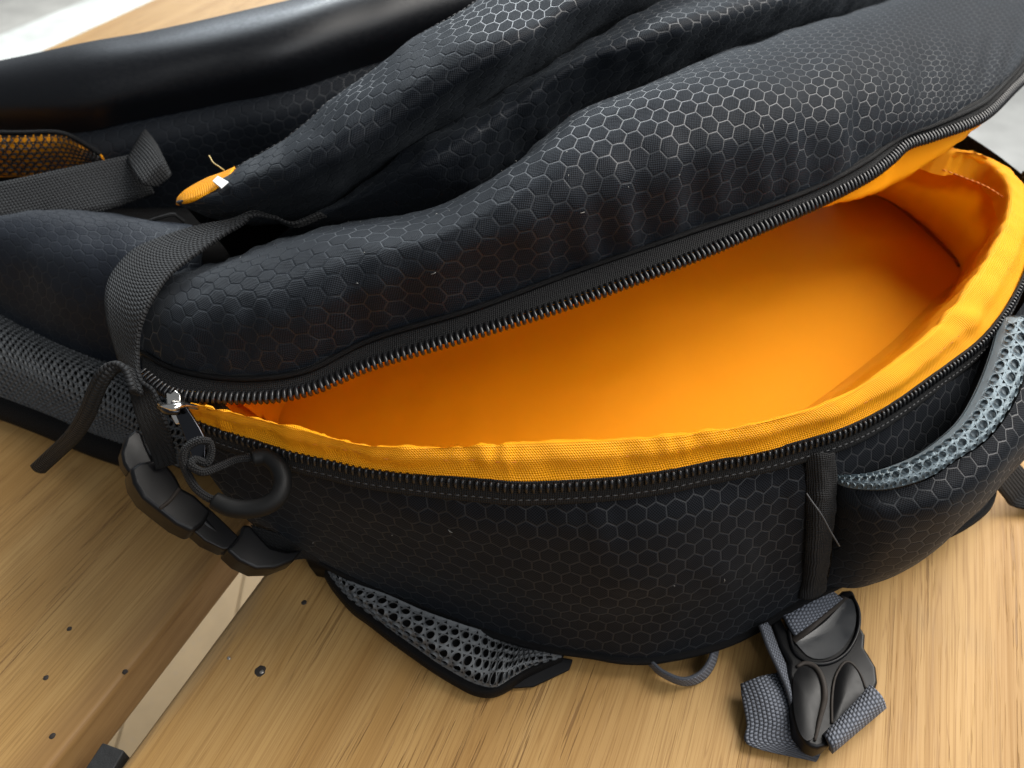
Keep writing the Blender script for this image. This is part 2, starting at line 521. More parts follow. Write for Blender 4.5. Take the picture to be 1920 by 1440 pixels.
# ------------------------------------------------------------------ setting: floor and table
FLOOR_Z = -0.75
def box(name, x0, x1, y0, y1, z0, z1, mat, parent, bevel=0.0, mtx=None):
    v = [Vector((x, y, z)) for z in (z0, z1) for y in (y0, y1) for x in (x0, x1)]
    if mtx is not None: v = [mtx @ p for p in v]
    f = [(0, 2, 3, 1), (4, 5, 7, 6), (0, 1, 5, 4), (2, 6, 7, 3), (0, 4, 6, 2), (1, 3, 7, 5)]
    return obj(name, v, f, mat, parent, None, bool(bevel), 0, bevel)
fl = obj('floor', [W(-6, -3, FLOOR_Z), W(6, -3, FLOOR_Z), W(6, 9, FLOOR_Z), W(-6, 9, FLOOR_Z)], [(0, 1, 2, 3)], M['floor'], None, None, False)
tag(fl, kind='structure')
# beige floor tiles under the table, seen through the gap
for i in range(-11, 5):
    for j in range(0, 1):
        m = Matrix.Rotation(R(4), 4, 'Z')
        box('floor_board', i*.12+.001, i*.12+.119, -.6, 1.35, FLOOR_Z+.001, FLOOR_Z+.010, M['tile'], fl, .0012, m)

fs = slab('floor_slab', [P(160, 0, FLOOR_Z+.012), P(0, 65, FLOOR_Z+.012), P(-700, 350, FLOOR_Z+.012), P(-500, 700, FLOOR_Z+.012), P(0, 500, FLOOR_Z+.012), P(700, 100, FLOOR_Z+.012), P(700, -200, FLOOR_Z+.012)], .011, floor_mat('white_slab', (.74, .75, .73)), fl, .002)

gdir = Vector((math.sin(GRAIN), math.cos(GRAIN), 0)); gper = Vector((math.cos(GRAIN), -math.sin(GRAIN), 0))
TM = Matrix(((gper.x, gdir.x, 0, 0), (gper.y, gdir.y, 0, 0), (0, 0, 1, 0), (0, 0, 0, 1)))
table = thing('wooden_table', 'low wooden table of two broad pine boards with a gap between them', 'table', (0, .3, 0))
box('plank', edge_r, edge_r+.37, -.35, .56, -.024, 0, M['wood_a'], table, .0035, TM)
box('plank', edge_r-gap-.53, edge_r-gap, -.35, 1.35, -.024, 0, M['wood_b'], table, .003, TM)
for sx, sy in ((-.5, -.3), (-.5, 1.25), (.33, -.3), (.33, .50)):
    box('table_leg', edge_r+sx-.02, edge_r+sx+.02, sy-.02, sy+.02, FLOOR_Z+.0005, -.0245, M['wood_b'], table, .002, TM)
for sy in (-.3, .30):
    box('cross_rail', edge_r-.50, edge_r+.31, sy-.015, sy+.015, -.054, -.0245, M['wood_b'], table, .002, TM)
def disc(name, c, r, mat, parent, dz=0.00012, n=14):
    v = [c+Vector((0, 0, dz))]; f = []
    for k in range(n):
        a = 2*math.pi*k/n; rr = r*random.uniform(.85, 1.1)
        v.append(c+Vector((rr*math.cos(a), rr*math.sin(a), dz*.8)))
    for k in range(n):
        v.append(c+Vector(((v[1+k]-c).x*1.25, (v[1+k]-c).y*1.25, -.0004)))
    for k in range(n):
        k2 = (k+1) % n
        f.append((0, 1+k, 1+k2)); f.append((1+k, 1+n+k, 1+n+k2, 1+k2))
    return obj(name, v, f, mat, parent)
for px, py, r in ((130, 1179, .0011), (86, 1271, .0011), (98, 1380, .0012), (234, 1259, .0009)):
    disc('nail_hole', P(px, py, 0), r, M['hole'], table)
for px, py, r in ((488, 1258, .0022), (570, 1130, .0012)):
    disc('nail_hole', P(px, py, 0), r, M['hole'], table)
disc('nail', P(491, 1260, 0), .0008, M['nail'], table, .0003)
disc('nail', P(429, 1234, 0), .0007, M['nail'], table, .0003)
pad = slab('spacer_pad', [(192, 1392, -.003), (233, 1407, -.003), (196, 1470, -.003), (140, 1470, -.003)], .012, M['pad'], None, .0006)
tag(pad, 'small black square pad stuck in the gap between the two boards', 'pad')

# ------------------------------------------------------------------ the backpack
bag = thing('backpack', 'black honeycomb nylon backpack lying unzipped with a bright orange lining', 'backpack', (.04, .3, 0))

# --- base: the padded back the bag lies on
base_plan = [(-.085, .19), (-.03, .178), (.03, .165), (.09, .168), (.14, .19), (.19, .235), (.235, .29), (.262, .36), (.26, .44), (.20, .50),
             (.08, .53), (-.08, .53), (-.20, .50), (-.25, .44), (-.235, .37), (-.17, .30), (-.115, .235)]
bp = spline([W(x, y, 0) for x, y in base_plan]+[W(*base_plan[0], 0)], 97)[:-1]
ctr = W(.03, .34, 0)
rings = [(1.0, .002), (1.01, .012), (1.0, .022), (.96, .029), (.8, .032), (.4, .033)]
vv, ff = [], []
for s, z in rings:
    for p in bp: q = ctr.lerp(p, s); vv.append(W(q.x, q.y, z))
n_ = len(bp)
for r in range(len(rings)-1):
    for k in range(n_): ff.append((r*n_+k, r*n_+(k+1) % n_, (r+1)*n_+(k+1) % n_, (r+1)*n_+k))
ff.append(tuple((len(rings)-1)*n_+k for k in range(n_))); ff.append(tuple(range(n_-1, -1, -1)))
obj('back_panel', vv, ff, M['black'], bag)

# --- zip lines
Z_UP = [(268, 700, .099), (310, 731, .099), (360, 742, .100), (487, 745, .103), (583, 729, .106), (700, 681, .111), (887, 625, .118), (1075, 566, .124), (1294, 484, .130),
        (1445, 419, .133), (1539, 377, .134), (1625, 332, .135), (1670, 299, .136), (1700, 272, .137), (1745, 257, .136), (1820, 231, .135), (1857, 209, .135), (1895, 171, .135), (1925, 140, .135), (1960, 90, .134)]
T_UP = [(268, 660, .100), (320, 690, .101), (395, 708, .103), (487, 712, .106), (583, 695, .109), (700, 638, .115), (887, 582, .122), (1075, 513, .128), (1294, 438, .134),
        (1445, 387, .137), (1545, 347, .138), (1622, 305, .139), (1659, 279, .139), (1700, 255, .139), (1745, 240, .138), (1812, 212, .138), (1850, 190, .138), (1885, 155, .138), (1912, 124, .138), (1945, 75, .137)]
Z_LO = [(340, 772, .099), (379, 793, .099), (455, 819, .099), (551, 848, .099), (615, 862, .099), (679, 877, .099), (793, 892, .099), (910, 903, .099), (988, 908, .099), (1143, 900, .099),
        (1252, 886, .099), (1320, 872, .099), (1476, 838, .099), (1632, 785, .099), (1789, 679, .099), (1851, 629, .099), (1898, 566, .099), (1930, 500, .100), (1950, 440, .101), (1955, 390, .101), (1945, 345, .102), (1920, 322, .102)]

# --- lid: the lower padded roll above the zip
lid_cols = [
 [(262, 668, 0.0980), (238, 635, 0.1020), (240, 590, 0.1070), (262, 555, 0.1100), (295, 522, 0.1100), (340, 505, 0.0880)],
 [(330, 694, 0.1010), (318, 655, 0.1090), (328, 600, 0.1180), (345, 550, 0.1210), (365, 510, 0.1180), (392, 497, 0.0940)],
 [(420, 712, 0.1030), (420, 660, 0.1130), (425, 600, 0.1250), (430, 540, 0.1290), (437, 492, 0.1240), (450, 480, 0.0980)],
 [(540, 706, 0.1070), (535, 650, 0.1190), (535, 580, 0.1330), (535, 510, 0.1370), (533, 455, 0.1310), (545, 445, 0.1040)],
 [(700, 640, 0.1140), (690, 590, 0.1270), (680, 530, 0.1400), (670, 470, 0.1450), (660, 423, 0.1390), (665, 415, 0.1120)],
 [(887, 584, 0.1210), (875, 530, 0.1340), (860, 470, 0.1490), (850, 420, 0.1550), (842, 385, 0.1490), (845, 385, 0.1220)],
 [(1075, 515, 0.1270), (1060, 460, 0.1420), (1040, 390, 0.1580), (1012, 330, 0.1650), (985, 297, 0.1620), (975, 305, 0.1330)],
 [(1185, 480, 0.1300), (1170, 420, 0.1460), (1150, 335, 0.1630), (1118, 255, 0.1710), (1090, 212, 0.1690), (1070, 225, 0.1410)],
 [(1294, 440, 0.1330), (1285, 380, 0.1480), (1270, 290, 0.1660), (1245, 200, 0.1750), (1225, 156, 0.1720), (1210, 162, 0.1440)],
 [(1445, 389, 0.1360), (1440, 330, 0.1500), (1430, 240, 0.1670), (1410, 150, 0.1750), (1390, 93, 0.1700), (1378, 92, 0.1430)],
 [(1557, 344, 0.1380), (1560, 290, 0.1500), (1560, 200, 0.1640), (1550, 110, 0.1710), (1535, 48, 0.1640), (1525, 44, 0.1370)],
 [(1660, 278, 0.1390), (1668, 235, 0.1480), (1678, 150, 0.1590), (1678, 60, 0.1640), (1668, 10, 0.1560), (1655, 4, 0.1310)],
 [(1782, 224, 0.1380), (1792, 190, 0.1440), (1808, 110, 0.1500), (1812, 20, 0.1500), (1802, -34, 0.1410), (1790, -48, 0.1160)],
 [(1885, 155, 0.1380), (1898, 130, 0.1410), (1922, 60, 0.1410), (1937, -20, 0.1360), (1932, -64, 0.1260), (1920, -80, 0.1030)],
 [(1960, 60, 0.1370), (1985, 30, 0.1380), (2020, -30, 0.1320), (2030, -100, 0.1220), (2020, -130, 0.1090), (2000, -140, 0.0860)],
]
def lid_wr(u, v, p):
    L = u*46                                                        # about one unit per centimetre
    pk = 0.0050*noise.noise(Vector((L*.8, v*1.5, 3)))*max(0, 1-v/.38)*min(1, v*14)      # puckers along the zip seam
    cr = 0.0016*nz(p, 30, 9)*math.sin(math.pi*min(1, v*1.05))
    w = math.exp(-((v-.80)/.13)**2)
    top = w*(0.0026*noise.noise(Vector((L*.75, v*2, 8)))-.0012*abs(noise.noise(Vector((L*1.6+v*6, v*3, 15)))))
    fine = 0.0005*nz(p, 170, 5)
    return pk+cr+top+fine
g = displace(grid_from_cols(lid_cols, 200, 60), lid_wr)
lid = grid_obj('lid_panel', g, M['hex'], bag, rot=R(-14), refr=.4, refc=.45)
lid_g = g

# --- middle fold of the front pocket
mid_cols = [
 [(500, 470, 0.0830), (520, 450, 0.0970), (545, 425, 0.1090), (560, 408, 0.1070)],
 [(640, 440, 0.0930), (640, 412, 0.1090), (650, 382, 0.1210), (655, 360, 0.1190)],
 [(850, 410, 0.1060), (830, 355, 0.1270), (805, 300, 0.1420), (775, 268, 0.1410)],
 [(1000, 330, 0.1160), (985, 255, 0.1400), (955, 205, 0.1550), (915, 185, 0.1520)],
 [(1085, 250, 0.1250), (1095, 172, 0.1530), (1080, 118, 0.1690), (1045, 108, 0.1640)],
 [(1230, 185, 0.1280), (1245, 110, 0.1600), (1245, 55, 0.1770), (1215, 10, 0.1740)],
 [(1400, 115, 0.1260), (1410, 55, 0.1580), (1410, 5, 0.1740), (1385, -40, 0.1700)],
 [(1555, 65, 0.1210), (1560, 12, 0.1500), (1560, -40, 0.1650), (1530, -85, 0.1600)],
 [(1690, 20, 0.1130), (1690, -30, 0.1370), (1680, -85, 0.1510), (1650, -130, 0.1440)],
 [(1830, -30, 0.0980), (1830, -80, 0.1170), (1820, -130, 0.1280), (1790, -170, 0.1190)],
]
mid_g = g = displace(grid_from_cols(mid_cols, 130, 36), lambda u, v, p: .0016*nz(p, 35, 2)-.0022*abs(nz(p, 55, 6))+.0006*nz(p, 150, 4))
grid_obj('front_pocket_fold', g, M['hex'], bag, rot=R(-20))

# --- upper fold with hemmed edge
up_cols = [
 [(352, 392, 0.1030), (340, 386, 0.1230), (332, 381, 0.1270), (331, 377, 0.1260), (338, 374, 0.1200)],
 [(420, 420, 0.0980), (400, 395, 0.1240), (388, 372, 0.1320), (390, 352, 0.1310), (402, 347, 0.1260)],
 [(500, 425, 0.0980), (475, 385, 0.1280), (455, 345, 0.1380), (448, 312, 0.1380), (458, 306, 0.1320)],
 [(610, 395, 0.1060), (592, 335, 0.1440), (575, 280, 0.1540), (575, 230, 0.1530), (590, 222, 0.1470)],
 [(782, 285, 0.1280), (762, 225, 0.1620), (735, 160, 0.1710), (725, 111, 0.1690), (742, 100, 0.1630)],
 [(965, 180, 0.1430), (940, 115, 0.1800), (900, 58, 0.1870), (850, 32, 0.1840), (862, 22, 0.1780)],
 [(1147, 60, 0.1560), (1122, 0, 0.1890), (1085, -55, 0.1930), (1020, -75, 0.1890), (1030, -85, 0.1830)],
 [(1330, -20, 0.1580), (1305, -90, 0.1890), (1265, -150, 0.1930), (1200, -170, 0.1880), (1210, -180, 0.1820)],
 [(1520, -70, 0.1460), (1500, -140, 0.1730), (1460, -200, 0.1780), (1400, -220, 0.1720), (1400, -230, 0.1660)],
]
up_g = g = displace(grid_from_cols(up_cols, 130, 40), lambda u, v, p: (.0018*nz(p, 36, 12)-.0024*abs(noise.noise(Vector((u*9, v*3.2+u*4, 3))))+.0005*nz(p, 140, 16))*min(1, u*6))
grid_obj('upper_fold', g, M['hex'], bag, rot=R(-24))
hem = [g[int(39*.93)][i] for i in range(0, 130)]
stitches('hem_stitching', [p+Vector((0, -.0006, .0006)) for p in hem[8:110]], M['thread'], bag, .003, .0022, .00022)
# back slope of the upper fold
bk = [[g[39][i], g[39][i]+W(.0, .012, -.02), g[39][i]+W(0, .03, -.045), g[39][i]+W(0, .045, -.085)] for i in range(0, 130, 8)]
grid_obj('fold_underside', grid_from_cols(bk, 60, 12), M['black'], bag)

# dark padding closing the valleys between the folds
def at_x(row, x): return min(row, key=lambda p: abs(p.x-x))
pc = []
for k in range(26):
    x = -.105+.36*k/25
    a, b, c, d, e = at_x(lid_g[-1], x), at_x(mid_g[0], x), at_x(mid_g[-1], x), at_x(up_g[0], x), at_x(up_g[-1], x)
    b2 = b if abs(b.x-x) < .02 else a.lerp(d, .4)
    c2 = c if abs(c.x-x) < .02 else a.lerp(d, .7)
    pc.append([W(x, a.y, a.z-.002)+W(0, -.003, 0), W(x, b2.y, min(a.z, b2.z)-.004), W(x, c2.y, c2.z-.012), W(x, d.y, d.z-.004), W(x, e.y, e.z-.015)])
grid_obj('inner_padding', grid_from_cols(pc, 80, 24), M['black'], bag)

# --- small orange piece with a label peeking from the fold tip
oc = [[(330, 384, .124), (337, 364, .124)], [(345, 379, .1285), (352, 352, .1265)], [(375, 368, .132), (385, 334, .129)], [(405, 350, .134), (418, 322, .131)], [(432, 330, .1355), (440, 312, .133)]]
oc = [[b, V3(a).lerp(V3(b), .5)+W(0, -.001, .001), a] for a, b in oc]
grid_obj('orange_tab', grid_from_cols(oc, 30, 8), M['bind'], bag, solid=.0012, flip=True)
slab('care_label', [(398, 339, .1365), (408, 329, .1365), (428, 340, .138), (414, 352, .138)], .0006, plain('white_label', (.6, .6, .6), .6), bag, .0002)
tube('loose_thread', [(392, 292, .135), (400, 305, .137), (410, 312, .137), (421, 320, .135)], .0003, plain('yellow_thread', (.35, .25, .08), .6), bag, 14, 6)

# --- moulded glossy pocket behind
gl_cols = [
 [PY(-160, 290, .405), PY(-170, 235, .405), PY(-165, 175, .412), PY(-150, 140, .43), PY(-130, 128, .455)],
 [PY(-60, 258, .414), PY(-72, 210, .410), PY(-70, 165, .417), PY(-55, 135, .430), PY(-45, 122, .450)],
 [PY(0, 252, .415), PY(-8, 205, .412), PY(-6, 160, .418), PY(8, 125, .431), PY(20, 109, .450)],
 [PY(146, 248, .412), PY(140, 200, .408), PY(140, 145, .415), PY(150, 102, .430), PY(160, 80, .452)],
 [PY(255, 226, .418), PY(250, 180, .413), PY(255, 125, .420), PY(268, 82, .436), PY(280, 60, .460)],
 [PY(401, 197, .428), PY(396, 150, .424), PY(400, 95, .430), PY(412, 52, .448), PY(424, 30, .472)],
 [PY(547, 168, .438), PY(545, 115, .434), PY(550, 60, .442), PY(562, 15, .460), PY(572, -6, .486)],
 [PY(700, 120, .465), PY(700, 70, .460), PY(706, 18, .468), PY(716, -28, .486), PY(722, -48, .51)],
 [PY(900, 60, .500), PY(900, 8, .495), PY(905, -42, .503), PY(915, -82, .52), PY(920, -100, .545)],
 [PY(1150, 0, .52), PY(1150, -50, .515), PY(1150, -95, .522), PY(1160, -130, .54), PY(1165, -145, .56)],
]
for c in gl_cols:
    e = c[-1]
    c += [e+W(0, .012, -.006), e+W(.0, .022, -.03), W(e.x, e.y+.028, .015)]
g = displace(grid_from_cols(gl_cols, 140, 70), lambda u, v, p: .0012*nz(p, 16, 4)*min(1, v*3))
gloss = grid_obj('moulded_pocket', g, M['gloss'], bag)
gN = grid_normals(g)
ridge_j = next(j for j in range(70) if j/69 > .50)
tube('piping', [g[ridge_j][i]+gN[ridge_j][i]*.0004 for i in range(0, 139, 6)], .0016, M['gloss'], gloss, 120, 10)
# honeycomb flange under the moulded pocket, then the dark recess
fl_cols = []
for c in gl_cols:
    p = V3(c[0])
    fl_cols.append([p+W(0, .004, .002), p+W(0, -.006, -.006), p+W(0, -.009, -.016), p+W(0, -.006, -.035), p+W(0, -.003, -.075)])
g = displace(grid_from_cols(fl_cols, 120, 24), lambda u, v, p: .001*nz(p, 60, 1))
grid_obj('pocket_flange', g, M['hex'], bag, flip=True)
rc = [[W(x, .43, .04), W(x, .40, .056), W(x, .375, .06), W(x, .36, .055), W(x, .355, .02)] for x in (-.38, -.30, -.24, -.18, -.14, -.10)]
rc += [[W(x, .47, .04), W(x, .45, .056), W(x, .435, .06), W(x, .42, .055), W(x, .41, .02)] for x in (-.04, .02, .08)]
grid_obj('side_gusset', grid_from_cols(rc, 50, 20), M['black'], bag)

# --- net pocket with orange cloth behind it (far left)
nc_ = [[(-120, 258, .108), (-120, 285, .102), (-120, 330, .085)], [(-40, 252, .109), (-40, 280, .103), (-40, 330, .085)], [(40, 251, .109), (40, 278, .103), (45, 330, .085)],
       [(110, 251, .108), (112, 274, .102), (120, 325, .085)], [(150, 268, .102), (155, 282, .098), (165, 322, .083)], [(185, 290, .095), (190, 300, .091), (195, 320, .08)]]
g = grid_from_cols(nc_, 50, 16)
net = honeycomb('net_pocket', g, M['mesh_black'], bag, pitch=.0034, hole=.36, depth=.0006)
grid_obj('rain_cover', displace([[p+W(0, .003, -.002) for p in r] for r in g], lambda u, v, p: .0012*nz(p, 120, 3)), M['bind'], bag, solid=.0006)
tube('net_binding', [(-120, 256, .1085), (-40, 250, .1095), (40, 249, .1095), (112, 249, .1085), (152, 266, .1025), (188, 289, .096)], .0013, M['black'], bag, 40, 8)

# --- grab strap (far left) with its folded end
ribbon('grab_strap', [(-120, 368, .094), (0, 343, .096), (109, 320, .098), (180, 305, .099), (250, 290, .1)], [(-120, 432, .086), (0, 410, .087), (73, 402, .087), (182, 398, .088), (290, 362, .088)], M['web'], bag, 70, 9)
fc = [[(238, 296, .100), (262, 252, .106), (273, 242, .107)], [(250, 322, .102), (283, 275, .108), (292, 266, .107)], [(270, 345, .100), (300, 306, .105), (308, 296, .104)], [(295, 352, .095), (316, 334, .098), (322, 326, .098)]]
grid_obj('strap_fold', grid_from_cols(fc, 24, 14), M['web'], bag, solid=.0014)
tube('loop_cord', [(270, 418, .092), (300, 408, .095), (325, 402, .0955), (335, 408, .093), (345, 416, .09)], .0009, M['cord'], bag, 20, 6)

# --- left padded wing: honeycomb sleeve over a grey mesh pad
wing_cols = [
 [(-130, 560, .042), (-132, 505, .064), (-125, 450, .079), (-112, 412, .085), (-100, 400, .080), (-98, 405, .06)],
 [(0, 592, .042), (-2, 535, .066), (0, 470, .083), (0, 422, .089), (0, 403, .085), (5, 408, .065)],
 [(100, 640, .042), (93, 575, .068), (85, 490, .087), (78, 420, .093), (75, 397, .088), (80, 405, .068)],
 [(213, 685, .042), (203, 605, .071), (195, 510, .091), (185, 430, .096), (182, 399, .091), (186, 406, .07)],
 [(300, 715, .042), (295, 635, .071), (290, 520, .093), (285, 440, .097), (284, 411, .092), (286, 420, .07)],
 [(400, 735, .045), (395, 640, .07), (385, 520, .091), (370, 450, .095), (360, 418, .091), (362, 428, .07)],
]
g = displace(grid_from_cols(wing_cols, 110, 50), lambda u, v, p: .0022*nz(p, 30, 2)+.0005*nz(p, 100, 6))
wing = grid_obj('wing_sleeve', g, M['hex_smooth'], bag, rot=R(18))
mp_cols = [
 [(-130, 556, .0425), (-132, 590, .044), (-135, 640, .036), (-135, 700, .014)],
 [(0, 588, .0425), (0, 625, .045), (0, 680, .038), (0, 747, .0135)],
 [(100, 636, .0425), (98, 672, .045), (92, 722, .038), (85, 779, .0135)],
 [(213, 681, .0425), (205, 720, .046), (190, 770, .038), (165, 812, .0135)],
 [(300, 712, .0425), (285, 760, .046), (265, 810, .038), (240, 838, .0135)],
 [(400, 730, .045), (385, 790, .046), (370, 850, .036), (345, 880, .0135)],
]
g = grid_from_cols(mp_cols, 60, 40)
honeycomb('wing_mesh', g, M['mesh'], bag, pitch=.0037, hole=.33, depth=.0007, lift=.0003)
grid_obj('wing_mesh_backing', [[p+W(0, .0015, -.003) for p in r] for r in g], M['black'], bag)
e = g[-1]
bd = [[p+W(.0006, .001, .0012), p+W(-.002, -.0035, -.0005), p+W(-.0035, -.0065, -.006), p+W(-.002, -.004, -.0128)] for p in e[::6]]
grid_obj('wing_binding', grid_from_cols(bd, 60, 10), M['black'], bag)

# --- bag left end (behind the strap)
lec = [[W(-.100, .196, .099), W(-.104, .193, .07), W(-.098, .190, .04), W(-.088, .19, .012)],
       [W(-.114, .212, .099), W(-.122, .212, .07), W(-.122, .212, .04), W(-.115, .215, .01)],
       [W(-.122, .235, .103), W(-.133, .236, .07), W(-.138, .24, .04), W(-.14, .25, .01)],
       [W(-.130, .27, .106), W(-.146, .275, .07), W(-.155, .28, .04), W(-.16, .29, .01)],
       [W(-.14, .33, .11), W(-.16, .34, .07), W(-.17, .35, .04), W(-.18, .36, .01)]]
grid_obj('end_panel', grid_from_cols(lec, 40, 20), M['hex'], bag)

# --- long side panel under the lower zip
side_cols = [
 [(345, 800, .092), (375, 860, .078), (425, 930, .058), (490, 1000, .038), (545, 1030, .024)],
 [(400, 822, .092), (430, 880, .078), (480, 950, .060), (535, 1012, .040), (575, 1042, .025)],
 [(500, 852, .092), (530, 910, .078), (575, 980, .058), (615, 1038, .038), (645, 1078, .021)],
 [(620, 882, .092), (650, 950, .077), (688, 1022, .054), (715, 1075, .034), (738, 1122, .017)],
 [(735, 902, .092), (758, 975, .077), (785, 1050, .053), (808, 1105, .032), (828, 1156, .014)],
 [(850, 913, .092), (868, 992, .077), (890, 1075, .052), (906, 1135, .030), (922, 1190, .011)],
 [(962, 921, .092), (975, 1000, .078), (990, 1090, .053), (1000, 1155, .029), (1010, 1215, .009)],
 [(1075, 922, .092), (1085, 1003, .079), (1097, 1095, .054), (1103, 1165, .029), (1108, 1230, .008)],
 [(1160, 915, .092), (1167, 1000, .079), (1172, 1098, .055), (1172, 1172, .029), (1170, 1240, .008)],
 [(1250, 903, .092), (1255, 990, .079), (1256, 1092, .055), (1248, 1172, .029), (1238, 1238, .008)],
 [(1380, 872, .092), (1385, 960, .078), (1380, 1065, .055), (1364, 1143, .031), (1345, 1214, .010)],
 [(1450, 854, .092), (1455, 940, .077), (1450, 1035, .055), (1438, 1110, .033), (1420, 1180, .012)],
 [(1530, 838, .092), (1530, 920, .077), (1526, 1010, .056), (1517, 1075, .036), (1503, 1130, .018)],
 [(1680, 772, .092), (1690, 860, .074), (1692, 950, .053), (1685, 1010, .033), (1675, 1050, .018)],
 [(1820, 676, .092), (1850, 760, .074), (1862, 850, .053), (1860, 910, .033), (1850, 950, .018)],
 [(1915, 575, .092), W(.229, .262, .074), W(.236, .262, .053), W(.236, .262, .033), W(.230, .262, .018)],
 [(1958, 470, .093), W(.252, .310, .074), W(.258, .310, .053), W(.257, .310, .033), W(.250, .310, .018)],
 [(1965, 390, .094), W(.268, .360, .074), W(.272, .360, .053), W(.270, .360, .033), W(.262, .360, .018)],
 [(1915, 325, .095), W(.268, .415, .074), W(.272, .425, .053), W(.270, .430, .033), W(.260, .430, .018)],
 [W(.225, .455, .105), W(.240, .475, .074), W(.240, .485, .053), W(.235, .490, .033), W(.225, .490, .018)],
]
def side_wr(u, v, p):
    return .0016*nz(p, 30, 21)*math.sin(math.pi*v)+.0016*noise.noise(Vector((u*40, v*2, 7)))*max(0, 1-v*2.5)-.0010*abs(nz(p, 60, 5))*math.sin(math.pi*v)
g = displace(grid_from_cols(side_cols, 240, 60), side_wr)
grid_obj('side_panel', g, M['hex_wall'], bag, flip=True, refr=.4, refc=.5)
side_g = g
tube('hem_piping', [g[-1][i]+W(0, 0, .001) for i in range(0, 200, 4)], .0018, M['black'], bag, 160, 8)
# bottom gusset tucking under
ug = [[g[-1][i], g[-1][i]+W(-.0, .012, -.004), g[-1][i]+W(0, .035, .004)] for i in range(0, 240, 12)]
grid_obj('bottom_gusset', grid_from_cols(ug, 60, 8), M['black'], bag, flip=True)

# --- lower zip tape, teeth
def tooth_mesh():
    path = [Vector((0, y*.00135, z*.00125)) for y, z in ((-2.1, .15), (-1.5, .75), (-.3, .95), (.9, .85), (1.6, .35), (1.65, -.3), (1.0, -.8), (-.4, -.85))]
    v, f, u = tube_data(path, [.0007, .00085, .00085, .0009, .001, .001, .0008, .0007], 6, Vector((1, 0, 0)))
    me = bpy.data.meshes.new('tooth'); me.from_pydata([tuple(p) for p in v], [], f); smooth(me); me.materials.append(M['coil']); return me
TOOTH = tooth_mesh()
def zip_row(name, line, out_hint, pitch, tape_cols, flip=False, scale=1.0, shift=Vector((0, 0, 0)), most=150):
    """line: tooth line; out_hint(i) -> direction the teeth point; tape_cols: columns of the tape"""
    tp = grid_obj(name, grid_from_cols(tape_cols, 180, 8), M['tape'], bag, flip=flip, solid=.0008, offset=0)
    L = length(spline(line, 300)); n = int(L/pitch)
    pts = spline(line, n)
    jv, jf = [], []
    for i in range(n):
        t = (pts[min(i+1, n-1)]-pts[max(i-1, 0)]).normalized()
        o_ = out_hint(i/(n-1), pts[i]); o_ = (o_-t*o_.dot(t)).normalized()
        u = t.cross(o_).normalized()
        if u.dot(-FW) < 0: u = -u
        m = Matrix((t, o_, u)).transposed().to_4x4()
        mt = Matrix.Translation(pts[i]+shift) @ m @ Matrix.Scale(scale, 4)
        if i < most:
            k = bpy.data.objects.new('tooth', TOOTH); C.objects.link(k)
            k.parent = tp; k.matrix_basis = mt
        else:
            b = len(jv); jv += [mt @ q.co for q in TOOTH.vertices]
            jf += [tuple(b+x for x in q.vertices) for q in TOOTH.polygons]
    if jv: obj('far_teeth', jv, jf, M['coil'], tp)['kind'] = 'stuff'
    return tp
zl = [V3(p) for p in Z_LO]
def outward_lo(f, p): return Vector((0, 0, 1))+(W(.05, .29, .1)-p).normalized()*.15
lo_tape = []
for i, p in enumerate(zl):
    to_c = (W(.07, .30, p.z)-p).normalized()
    lo_tape.append([p+to_c*-.002+W(0, 0, -.0085), p+to_c*-.0012+W(0, 0, -.005), p+W(0, 0, -.001), p+to_c*.001+W(0, 0, .0005)])
zip_lo = zip_row('lower_zip_tape', zl, outward_lo, .0023, lo_tape, flip=True, scale=.64, shift=W(0, -.0006, -.0014))
sl = [V3(p) for p in T_UP]; zu = [V3(p) for p in Z_UP]
up_tape = [[a+W(0, .003, .002), a.lerp(b, .35)+W(0, -.0008, -.0002), a.lerp(b, .7)+W(0, -.0004, 0), b+(b-a).normalized()*.0014+W(0, .0010, 0)] for a, b in zip(sl, zu)]
zu_s, sl_s = spline(zu, 200), spline(sl, 200)
def outward_up(f, p):
    k = min(199, int(f*199)); return (zu_s[k]-sl_s[k])
zip_up = zip_row('upper_zip_tape', zu, outward_up, .0022, up_tape, flip=True, scale=.84)
stitches('zip_stitching', [p+W(0, -.0015, -.0055)+(W(.07, .30, p.z)-p).normalized()*-.0008 for p in spline(zl[1:], 120)], M['thread'], bag, .0026, .0018, .00028)
tube('seam_cord', [a+W(0, -.0008, .0012) for a in sl], .0011, M['black'], bag, 160, 8)

# --- orange binding round the opening
BIND = [((345, 772), (352, 755)), ((379, 787), (380, 762)), ((455, 813), (455, 779)), ((551, 842), (556, 804)), ((615, 856), (622, 822)), ((679, 871), (690, 836)), ((793, 885), (794, 840)),
        ((910, 896), (900, 834)), ((988, 901), (981, 829)), ((1143, 893), (1130, 824)), ((1252, 879), (1240, 819)), ((1320, 865), (1310, 811)), ((1476, 831), (1440, 789)),
        ((1632, 777), (1585, 741)), ((1789, 670), (1728, 644)), ((1848, 620), (1788, 580)), ((1892, 560), (1842, 505)), ((1922, 498), (1880, 437)), ((1938, 440), (1896, 385)),
        ((1938, 388), (1893, 340)), ((1922, 350), (1862, 303)), ((1890, 322), (1822, 284)), ((1850, 305), (1790, 284)), ((1800, 290), (1745, 270)), ((1740, 275), (1690, 256))]
bcols, fold = [], []
nb = len(BIND)
